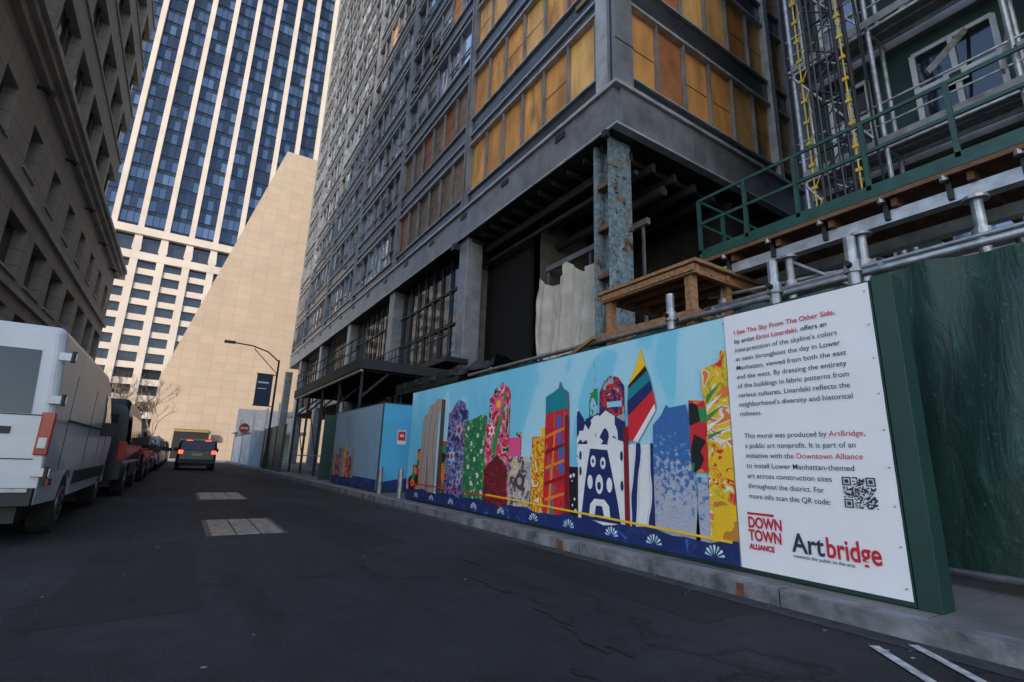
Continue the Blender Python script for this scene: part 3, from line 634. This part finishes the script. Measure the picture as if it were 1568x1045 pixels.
for dy in (-.12, .67): 
    g.cyl((mx - .1, my + dy, 3), (mx - .1, my + dy, 32), .016, yel, 6)
    z = 3
    while z < 32: g.box(mx - .13, mx - .08, my + dy - .05, my + dy + .05, z, z + .07, yel); g.cyl((mx - .1, my + dy, z), (mx, my + dy * .8, z + .4), .012, yel, 4); z += .5
for a in (.1, .35): g.cyl((mx - .25, my + a, 2), (mx - .25, my + a, 32), .02, dark, 5)
for i in range(5):
    a = R.uniform(-.5, 1.2); p = (mx + R.uniform(.3, 1.5), my + a, 32)
    for q in range(16):
        p2 = (p[0] + R.uniform(-.08, .08), p[1] + R.uniform(-.08, .08), p[2] - 2); g.cyl(p, p2, .018, dark, 4); p = p2
g.obj(sc)

# ------------------------------------------------------------------ left stone building
lb = grp('stone_office_building')
stone = panel_mat('limestone_cladding', (.37, .325, .275), 1.1, .62, 'y', .42, .014, var=.2); stone2 = mat('limestone_trim', (.40, .355, .305), .75, var=.25, vs=1)
dglass = glass('podium_glass', (.04, .045, .05), .1, .5); warm = glass('warm_reflect_glass', (.48, .39, .31), .08, .85)  # upper panes carry warm reflections in their tint
g = MB('podium'); Y0, Y1 = 11.2, 45.2
rows = [(.12, 3.3, 2.6, 3.4), (4.2, 5.9, 2.3, 3.4), (7.0, 8.8, 2.3, 3.4), (10.4, 12.0, 1.35, 3.4)]
zc = 0
for (za, zb, w, s) in rows:
    g.box(-6.45, -6.0, Y0, Y1, zc, za, stone)
    y = Y0 + .6
    while y + w < Y1:
        g.quad([(-6.38, y - .01, za), (-6.38, y + w + .01, za), (-6.38, y + w + .01, zb), (-6.38, y - .01, zb)], dglass)
        g.box(-6.36, -6.3, y + w / 2 - .03, y + w / 2 + .03, za, zb, gap); g.box(-6.05, -5.94, y - .08, y + w + .08, za - .1, za - .003, stone2)
        g.box(-6.45, -6.0, y + w, min(Y1, y + s), za, zb, stone); y += s
    g.box(-6.45, -6.0, Y0, Y0 + .6, za, zb, stone)
    if y < Y1: g.box(-6.45, -6.0, y, Y1, za, zb, stone)
    zc = zb
g.box(-6.45, -6.0, Y0, Y1, zc, 13.3, stone)
g.box(-30, -6.5, Y0, Y1 - .1, 0, 14, stone2); g.box(-6.5, -6.0, Y1 - .01, Y1 + .02, 0, 13.3, stone2)
for (za, zb, pr) in ((13.3, 13.6, .25), (13.6, 13.85, .45), (13.85, 14.1, .6), (9.5, 9.75, .15), (6.4, 6.6, .12), (3.6, 3.85, .2)):
    g.box(-6.5, -6 + pr, Y0, Y1 + pr, za, zb, stone2)
for q in range(6): yy = 16 + q * 5.2; g.cyl((-5.75, yy, 13.0), (-5.55, yy, 12.85), .12, dark, 10); g.box(-6.0, -5.75, yy - .04, yy + .04, 12.95, 13.05, dark)
g.obj(lb)
g = MB('upper_storeys'); U0, U1 = 14.4, 38.2
g.box(-30, -6.7, U0, U1 - .1, 14, 35.8, stone2)
for k in range(6):
    z0 = 14.1 + 3.6 * k; g.box(-6.7, -6.1, U0, U1, z0, z0 + 1.25, stone); g.box(-6.7, -6.02, U0, U1, z0 + 1.25, z0 + 1.36, stone2)
    y = U0
    while y < U1 - .5:
        r = R.random(); m = warm if r < .55 else gl[2] if r < .75 else dglass
        g.quad([(-6.42, y + .5, z0 + 1.36), (-6.42, y + 3.4, z0 + 1.36), (-6.42, y + 3.4, z0 + 3.6), (-6.42, y + .5, z0 + 3.6)], m)
        g.box(-6.7, -6.1, y, y + .55, z0 + 1.36, z0 + 3.6, stone)
        for a in (1.5, 2.5): g.box(-6.42, -6.34, y + a - .03, y + a + .03, z0 + 1.36, z0 + 3.6, gap)
        y += 3.4
g.box(-30, -6.05, U0, U1, 35.7, 36.3, stone2)
g.obj(lb)

# ------------------------------------------------------------------ sloped wall building
wb = grp('sloped_wall_building')
lime = panel_mat('beige_panels', (.43, .34, .26), 1.75, 1.2, 'x', .70, .02, var=.12, colvar=.04)
g = MB('wall')
out = [(-3.7, 0), (22, 0), (22, 49), (7.2, 48.7), (-3.7, 10.4)]
n = len(out)
g.faces([(x, 80, z) for x, z in out] + [(x, 100, z) for x, z in out], [tuple(range(n)), tuple(range(2 * n - 1, n - 1, -1))] + [(i, n + i, n + (i + 1) % n, (i + 1) % n) for i in range(n)], lime)
g.box(-6.5, 22, 79, 79.98, 0, 2.2, lime)
g.box(-1.3, 3.2, 78.6, 79.0, 0, 4.3, lime); g.box(-1, 2.9, 78.5, 78.6, 0, 3.8, gap); g.box(-1, 2.9, 78.4, 78.5, 3.45, 3.75, mat('garage_ceiling_amber', (.25, .18, .07), .5, var=0))  # amber strip stands in for the garage opening's yellowish ceiling
g.obj(wb)
lp = grp('plaza_pavilion'); g = MB('frame'); pw = mat('pavilion_white', (.62, .6, .56), .6, var=.15)
for i in range(4): g.box(5.0 + i * 1.2, 5.25 + i * 1.2, 61.5, 61.8, 0, 4.5 + i * .7, pw)
g.box(4.8, 12, 61.9, 70, 3.2, 3.5, pw); g.box(5, 12, 66, 66.2, 0, 6, pw); g.obj(lp)

# ------------------------------------------------------------------ striped skyscraper
sk = grp('striped_skyscraper')
rib = mat('white_aggregate', (.45, .39, .33), .8, var=.10, vs=.2)
tg = [glass('tower_glass_a', (.055, .085, .13), .09, .6), glass('tower_glass_b', (.022, .035, .058), .09, .6), glass('tower_glass_c', (.09, .13, .19), .12, .6)]
tsp = mat('tower_spandrel', (.012, .02, .035), .3, .4, var=.1); tdk = glass('tower_window_dark', (.03, .035, .045), .1, .4)
g = MB('shaft'); YT = 150; xs = [-17.0 + 5.5 * i for i in range(-6, 12)]
g.box(xs[0] - 3, xs[-1] + 3, YT + 1, YT + 45, 0, 172, tsp)
for i, x in enumerate(xs):
    g.box(x - .62, x + .62, YT - .55, YT + 1, 56, 172, rib)
    for k in range(28):
        z = 56 + 4.1 * k; fl = R.random()
        if i < len(xs) - 1:
            xa, xb = x + .62, xs[i + 1] - .62; w = (xb - xa) / 3
            for a in range(3):
                r = R.random() * .7 + fl * .3; t = R.uniform(-.03, .03)
                g.quad([(xa + a * w, YT + .8 + t, z + 1.3), (xa + (a + 1) * w, YT + .8 - t, z + 1.3), (xa + (a + 1) * w, YT + .8 - t, z + 4.1), (xa + a * w, YT + .8 + t, z + 4.1)], tg[0] if r < .45 else tg[1] if r < .8 else tg[2])
                if a: g.box(xa + a * w - .06, xa + a * w + .06, YT + .7, YT + .76, z, z + 4.1, tsp)
    g.faces([(x - .62, YT - .57, 56), (x + .62, YT - .57, 56), (x + 1.0, YT - .57, 50), (x - 1.0, YT - .57, 50)], [(0, 3, 2, 1)], rib)
    g.box(x - .8, x + .8, YT - .55, YT + 1, 0, 55.9, rib)
g.box(xs[0] - 3, xs[-1] + 3, YT - .95, YT + 1, 54.0, 56, rib); g.box(xs[0] - 3, xs[-1] + 3, YT - .6, YT + 1, 47.5, 49.5, rib)
for k in range(12):
    z = .4 + 3.95 * k; g.box(xs[0] - 3, xs[-1] + 3, YT - .1, YT + 1, z, z + 1.55, rib)
for i in range(len(xs) - 1):
    g.quad([(xs[i] + .8, YT + .6, 0), (xs[i + 1] - .8, YT + .6, 0), (xs[i + 1] - .8, YT + .6, 54), (xs[i] + .8, YT + .6, 54)], tdk)
g.obj(sk)
# unseen high-rise behind the camera, added and sized to shade the street
ot = grp('shade_highrise')
g = MB('walls'); cm = panel_mat('highrise_panels', (.45, .42, .38), 3, 3.5, 'x', .3, .25)
g.box(-21, 21, -12, 12, 0, 103, cm); o = g.obj(ot)
g = MB('windows')
for k in range(28):
    for j in range(12): g.box(-19.6 + j * 3.3, -17.6 + j * 3.3, 12.0, 12.05, 2 + k * 3.6, 4 + k * 3.6, gap)
g.obj(ot); ot.location = (-71.5, -50.3, 0); ot.rotation_euler = (0, 0, math.radians(-48))

# ------------------------------------------------------------------ street lamp, stop sign
sl = grp('street_lamp'); g = MB('pole'); px, py = 4.4, 34
g.cyl((px, py, .12), (px, py, 1.0), .12, dark, 12); g.cyl((px, py, 1.0), (px, py, 6.8), .075, dark, 10, r2=.055)
pts = [(px, py, 6.7), (px - .7, py, 7.25), (px - 1.6, py, 7.5), (px - 2.6, py, 7.55)]
for a, bq in zip(pts, pts[1:]): g.cyl(a, bq, .04, dark, 8)
g.cyl((px, py, 5.9), (px - 1.5, py, 7.35), .025, dark, 6)
g.box(px - 3.15, px - 2.55, py - .12, py + .12, 7.48, 7.62, dark); g.obj(sl)
ban = mat('banner_navy', (.01, .03, .07), .6, var=.1)
g = MB('banner'); g.box(px - 1.1, px - .2, py - .01, py + .01, 3.9, 5.8, ban); g.box(px - 1.15, px, py - .03, py + .03, 5.8, 5.86, dark); g.box(px - 1.15, px, py - .03, py + .03, 3.84, 3.9, dark)
g.box(px - 1.0, px - .4, py - .016, py - .012, 5.25, 5.35, signw); g.box(px - 1.0, px - .5, py - .016, py - .012, 4.9, 4.95, signw); g.obj(sl)
st = grp('stop_sign'); g = MB('sign'); cx, cz, yy = 4.2, 3.0, 47
g.faces([(cx + .42 * math.cos(math.pi / 8 + i * math.pi / 4), yy, cz + .42 * math.sin(math.pi / 8 + i * math.pi / 4)) for i in range(8)], [tuple(range(8))], signr)
g.box(cx - .28, cx + .28, yy - .01, yy - .005, cz - .08, cz + .08, signw); g.cyl((cx, yy + .04, .12), (cx, yy + .04, 3.5), .03, steel, 6); g.obj(st)

# ------------------------------------------------------------------ vehicles
tyre = mat('tyre', (.018, .018, .019), .85, var=.1); rimm = mat('wheel_rim', (.30, .31, .32), .35, .8, var=.1)
vgl = glass('vehicle_glass', (.025, .028, .032), .05, .35); tl = mat('tail_lens', (.30, .005, .007), .2, var=.05); tlon = mat('tail_lens_lit', (.6, .02, .02), .3, var=0, emit=(1, .06, .03), es=4.)
lens = mat('clear_lens', (.5, .5, .5), .2, var=0); trim = mat('black_trim', (.013, .013, .014), .55, var=.1)
def vehicle(name, loc, outl, hw, wheels, body, sides, rear_glass, lights, zt, tum, lit=False, extra=None, heading=0.):
    e = grp(name, loc); e.rotation_euler = (0, 0, heading)
    def hwz(z): return hw - (tum * max(0, (z - zt)) ** 1.3 if z > zt else 0) - (.05 * max(0, .5 - z) if z < .5 else 0)
    pts = []
    y0, zb = outl[0]
    for (wy, wr) in wheels:
        ar = wr * 1.2
        for i in range(9):
            t = math.pi - math.pi * i / 8; pts.append((wy + ar * math.cos(t), max(zb, wr + ar * math.sin(t)) if 0 < i < 8 else zb))
    poly = [outl[0]] + pts + outl[1:]
    bm = bmesh.new(); vs = [bm.verts.new((-hw, y, z)) for y, z in poly]; f = bm.faces.new(vs)
    r = bmesh.ops.extrude_face_region(bm, geom=[f]); nv = [q for q in r['geom'] if isinstance(q, bmesh.types.BMVert)]
    bmesh.ops.translate(bm, vec=(2 * hw, 0, 0), verts=nv)
    ed = [q for q in bm.edges if abs(abs(q.verts[0].co.x) - hw) < 1e-4 and abs(q.verts[0].co.x - q.verts[1].co.x) < 1e-4 and min(q.verts[0].co.z, q.verts[1].co.z) > zb + .25 and not any(abs((Vector((v.co.y, v.co.z)) - Vector((wy, wr))).length - wr * 1.2) < .02 for v in q.verts for wy, wr in wheels)]
    bmesh.ops.bevel(bm, geom=ed, offset=.09, segments=4, affect='EDGES', profile=.5)
    for zz in (.55, .75, zt, zt + .2, zt + .4, zt + .6, zt + .9):
        bmesh.ops.bisect_plane(bm, geom=bm.verts[:] + bm.edges[:] + bm.faces[:], plane_co=(0, 0, zz), plane_no=(0, 0, 1))
    L = max(p[0] for p in outl)
    def warp(x, y, z):
        s = hwz(z) / hw
        ey = min(y, L - y); s *= 1 - .07 * max(0, 1 - ey / .5) ** 2
        return x * s
    for q in bm.verts: q.co.x = warp(q.co.x, q.co.y, q.co.z)
    bmesh.ops.recalc_face_normals(bm, faces=bm.faces); bmesh.ops.triangulate(bm, faces=[q for q in bm.faces if len(q.verts) > 4])
    me = bpy.data.meshes.new('body'); bm.to_mesh(me); bm.free(); me.materials.append(body)
    o = bpy.data.objects.new('body', me); scene.collection.objects.link(o); o.parent = e
    g = MB('underbody'); g.box(-hw + .22, hw - .22, .15, L - .15, .22, zb + .35, trim)
    for (wy, wr) in wheels: g.box(-hw + .24, hw - .24, wy - wr, wy + wr, .3, wr * 2.1, trim)
    g.obj(e)
    g = MB('wheels')
    for (wy, wr) in wheels:
        for s in (-1, 1):
            g.cyl((s * (hw - .24), wy, wr), (s * (hw - .02), wy, wr), wr, tyre, 24); g.cyl((s * (hw - .06), wy, wr), (s * (hw - .005), wy, wr), wr * .62, rimm, 16)
            g.cyl((s * (hw - .03), wy, wr), (s * (hw + .005), wy, wr), wr * .18, trim, 10)
            for a in range(5):
                t = a * 2 * math.pi / 5; c, sn = math.cos(t), math.sin(t)
                g.cyl((s * (hw - .0), wy + c * wr * .4, wr + sn * wr * .4), (s * (hw + .003), wy + c * wr * .4, wr + sn * wr * .4), wr * .12, trim, 6)
    g.obj(e)
    g = MB('glazing')
    for poly in sides:
        for s in (-1, 1):
            bm = bmesh.new(); f = bm.faces.new([bm.verts.new((s * (hw), y, z)) for y, z in poly])
            for zz in (zt, zt + .2, zt + .4, zt + .6, zt + .9): bmesh.ops.bisect_plane(bm, geom=bm.verts[:] + bm.edges[:] + bm.faces[:], plane_co=(0, 0, zz), plane_no=(0, 0, 1))
            bm.verts.index_update(); g.faces([(warp(q.co.x, q.co.y, q.co.z) + s * .006, q.co.y, q.co.z) for q in bm.verts], [[q.index for q in ff.verts] for ff in bm.faces], vgl); bm.free()
    for (ya, za, yb, zb2, wk) in rear_glass:
        d = Vector((0, yb - ya, zb2 - za)).normalized(); nrm = Vector((0, -d.z, d.y)) * (.008)
        if ya > L / 2: nrm = Vector((0, abs(d.z), abs(d.y))) * .008
        A = [(-warp(hw, ya, za) * wk, ya, za), (warp(hw, ya, za) * wk, ya, za), (warp(hw, yb, zb2) * wk, yb, zb2), (-warp(hw, yb, zb2) * wk, yb, zb2)]
        g.quad([Vector(p) + nrm for p in A], vgl)
    g.obj(e)
    g = MB('lights')
    for (x0, x1, z0, z1, yy, kind) in lights:
        for s in (-1, 1): g.box(s * x0, s * x1, yy - .03, yy + .05, z0, z1, (tlon if lit else tl) if kind == 'r' else lens if kind == 'w' else trim)
    g.obj(e, bevel=.01)
    g = MB('trim')
    if extra: extra(g, hw, L, body)
    for s in (-1, 1): g.box(s * (hw - .02), s * (hw + .2), L * .64, L * .64 + .12, zt + .05, zt + .28, trim)
    g.obj(e, bevel=.01); return e
def paintm(n, c, r=.25): return mat('paint_' + n, c, r, .0, var=.02) if sum(c) > 1 else mat('paint_' + n, c, r, .3, var=.03)
white = mat('paint_white', (.52, .53, .55), .3, 0, var=.12, vs=1.2); black = paintm('black', (.012, .013, .015)); greyp = paintm('grey', (.12, .125, .13)); redp = paintm('dark_red', (.02, .007, .008)); silver = paintm('silver', (.35, .36, .37))
plate = mat('licence_plate', (.5, .42, .18), .5, var=.1)
van_out = [(0, .42), (5.72, .42), (5.75, .85), (5.6, 1.15), (5.05, 1.45), (4.4, 2.22), (4.0, 2.36), (.12, 2.42), (.04, 2.34), (0, 1.3)]
def van_extra(g, hw, L, body):
    g.box(-hw + .08, hw - .08, -.12, .06, .42, .60, trim)
    g.box(-hw + .12, hw - .12, -.14, -.11, .56, .60, steel)
    g.box(-.012, .012, -.012, .0, .62, 2.25, trim)
    for zz in (.9, 1.38): g.box(-hw + .16, hw - .16, -.006, .002, zz, zz + .012, trim)
    for s in (-1, 1):
        for zz in (.72, 1.52, 2.02): g.box(s * (hw - .15), s * (hw + .01), -.04, .03, zz, zz + .09, body); g.cyl((s * (hw - .02), -.03, zz - .02), (s * (hw - .02), -.03, zz + .11), .025, trim, 8)
    g.box(-.3, .3, -.03, -.002, .66, .84, plate); g.box(.04, .14, -.04, 0, 1.12, 1.3, trim); g.box(.3, .62, -.012, -.002, 1.17, 1.25, trim)
    g.box(-.22, .22, -.01, .06, 2.30, 2.36, tl)
    for s in (-1, 1):
        g.box(s * (hw + .001), s * (hw + .02), 1.6, 4.8, .56, .74, trim)
        for yy in (.45, 2.2, 3.5, 4.35): g.box(s * (hw - .004), s * (hw + .002), yy, yy + .012, .78, 1.9, trim)
        g.box(s * (hw - .004), s * (hw + .012), .4, 3.5, 1.34, 1.37, trim)
        g.box(s * (hw - .01), s * (hw + .01), .02, .2, .62, .7, tl)
vehicle('delivery_van', (-2.20, 7.6, 0), van_out, 1.02, [(1.15, .35), (4.75, .35)], white, [[(3.95, 1.36), (4.9, 1.36), (4.42, 1.96), (3.95, 2.0)]],
        [(.0, 1.40, .03, 2.12, .80), (5.0, 1.5, 4.42, 2.2, .88)], [(.85, .97, .95, 1.42, 0, 'r'), (.87, .95, 1.02, 1.14, -.02, 'w')], 1.2, .09, extra=van_extra)
blk_out = [(0, .38), (5.2, .38), (5.22, .85), (5.0, 1.05), (4.2, 1.25), (3.6, 1.95), (3.2, 2.1), (.15, 2.15), (.03, 2.0)]
vehicle('passenger_van', (-1.95, 14.2, 0), blk_out, .98, [(.95, .34), (4.2, .34)], black, [[(.35, 1.15), (3.9, 1.15), (3.45, 1.78), (.4, 1.82)]],
        [(.0, 1.15, .03, 1.8, .80), (4.15, 1.3, 3.62, 1.9, .88)], [(.80, .95, .8, 1.2, 0, 'r')], 1.1, .1)
suv_out = [(.05, .35), (4.65, .35), (4.7, .75), (4.5, .95), (3.5, 1.08), (2.75, 1.62), (2.4, 1.72), (.55, 1.72), (.2, 1.62), (.0, 1.05), (-.02, .6)]
def suv(name, loc, p, lit=False, hw=.94):
    def ex(g, hw, L, body):
        g.box(-hw + .1, hw - .1, -.08, .05, .36, .6, trim); g.box(-.26, .26, -.06, .0, .78, .92, plate)
        for s in (-1, 1): g.box(s * (hw - .25), s * (hw - .21), .7, 2.6, 1.72, 1.77, trim)
    return vehicle(name, loc, suv_out, hw, [(.9, .35), (3.75, .35)], p, [[(.5, 1.1), (3.3, 1.1), (2.75, 1.5), (.7, 1.55)]], [(.02, 1.12, .18, 1.55, .82), (3.45, 1.12, 2.8, 1.56, .85)],
        [(.68, .9, .88, 1.08, 0, 'r'), (.3, .6, 1.6, 1.63, .18, 'r')], .95, .13, lit, ex)
sed_out = [(.03, .32), (4.65, .32), (4.7, .65), (4.5, .82), (3.45, .95), (2.7, 1.38), (2.2, 1.45), (1.5, 1.42), (.75, 1.05), (.08, .98), (0, .6)]
def sedan(name, loc, p, lit=False):
    def ex(g, hw, L, body): g.box(-hw + .1, hw - .1, -.06, .05, .32, .5, trim); g.box(-.26, .26, -.03, .02, .62, .75, plate)
    return vehicle(name, loc, sed_out, .91, [(.95, .33), (3.75, .33)], p, [[(1.0, 1.0), (3.3, .98), (2.7, 1.28), (1.6, 1.32)]], [(.85, 1.1, 1.45, 1.38, .82), (3.35, 1.0, 2.75, 1.35, .85)],
        [(.5, .86, .72, .88, 0, 'r')], .9, .2, lit, ex)
suv('parked_suv', (-1.85, 20.2, 0), redp, hw=.95); sedan('parked_car', (-1.85, 25.6, 0), black); suv('parked_suv', (-1.75, 31.2, 0), silver); suv('parked_suv', (-1.75, 37, 0), greyp)
sedan('parked_car', (-1.75, 42.6, 0), white); suv('parked_suv', (-1.7, 48, 0), black); sedan('parked_car', (-1.7, 53.5, 0), greyp)
suv('driving_suv', (.85, 33.4, 0), black, True, .97)

# ------------------------------------------------------------------ bare street trees
bark = mat('bark', (.32, .24, .17), .9, var=.2)
def tree(x, y, hgt, seed):
    rr = random.Random(seed); e = grp('bare_tree'); g = MB('branches')
    def br(p, d, L, r, n):
        q = p + d * L; g.cyl(p, q, r, bark, 6 if n > 3 else 4, r2=r * .65, caps=False)
        if n == 0: return
        for i in range(3 if n > 1 else 4):
            a = Vector((rr.uniform(-1, 1), rr.uniform(-1, 1), rr.uniform(-.1, .8))).normalized(); br(q, (d * .9 + a * .75).normalized(), L * rr.uniform(.6, .85), r * .6, n - 1)
    br(Vector((x, y, 0)), Vector((0, 0, 1)), hgt * .3, .13, 5); g.obj(e)
tree(-4.2, 58, 8, 1); tree(-7.5, 62, 9, 2); tree(-5.8, 70, 8, 3); tree(-2.6, 63, 7, 5)

# ------------------------------------------------------------------ light, world, camera
el = math.radians(35); az = math.atan2(-.743, -.669)
sd = Vector((math.sin(az) * math.cos(el), math.cos(az) * math.cos(el), math.sin(el)))
sun = bpy.data.lights.new('sun', 'SUN'); sun.energy = 5.0; sun.angle = math.radians(.5); sun.color = (1, .87, .70)
so = bpy.data.objects.new('sun', sun); so.rotation_euler = sd.to_track_quat('Z', 'Y').to_euler(); scene.collection.objects.link(so)
w = bpy.data.worlds.new('World'); scene.world = w; w.use_nodes = True; nt = w.node_tree
s = nt.nodes.new('ShaderNodeTexSky'); s.sky_type = 'NISHITA'; s.sun_disc = False; s.sun_elevation = el; s.sun_rotation = az % (2 * math.pi)
nt.links.new(s.outputs[0], nt.nodes['Background'].inputs[0]); nt.nodes['Background'].inputs[1].default_value = .37
scene.view_settings.view_transform = 'Standard'; scene.view_settings.look = 'None'; scene.view_settings.exposure = 0
cam = bpy.data.cameras.new('camera'); cam.sensor_width = 36; cam.lens = 17.42; cam.clip_end = 2000; cam.clip_start = .05
co = bpy.data.objects.new('camera', cam); scene.collection.objects.link(co)
Mr = Matrix(((.8359, -.1542, -.5267), (-.5479, -.1803, -.8168), (.031, .9714, -.2352)))
co.rotation_euler = Mr.to_euler(); co.location = (0, 0, 1.05); scene.camera = co
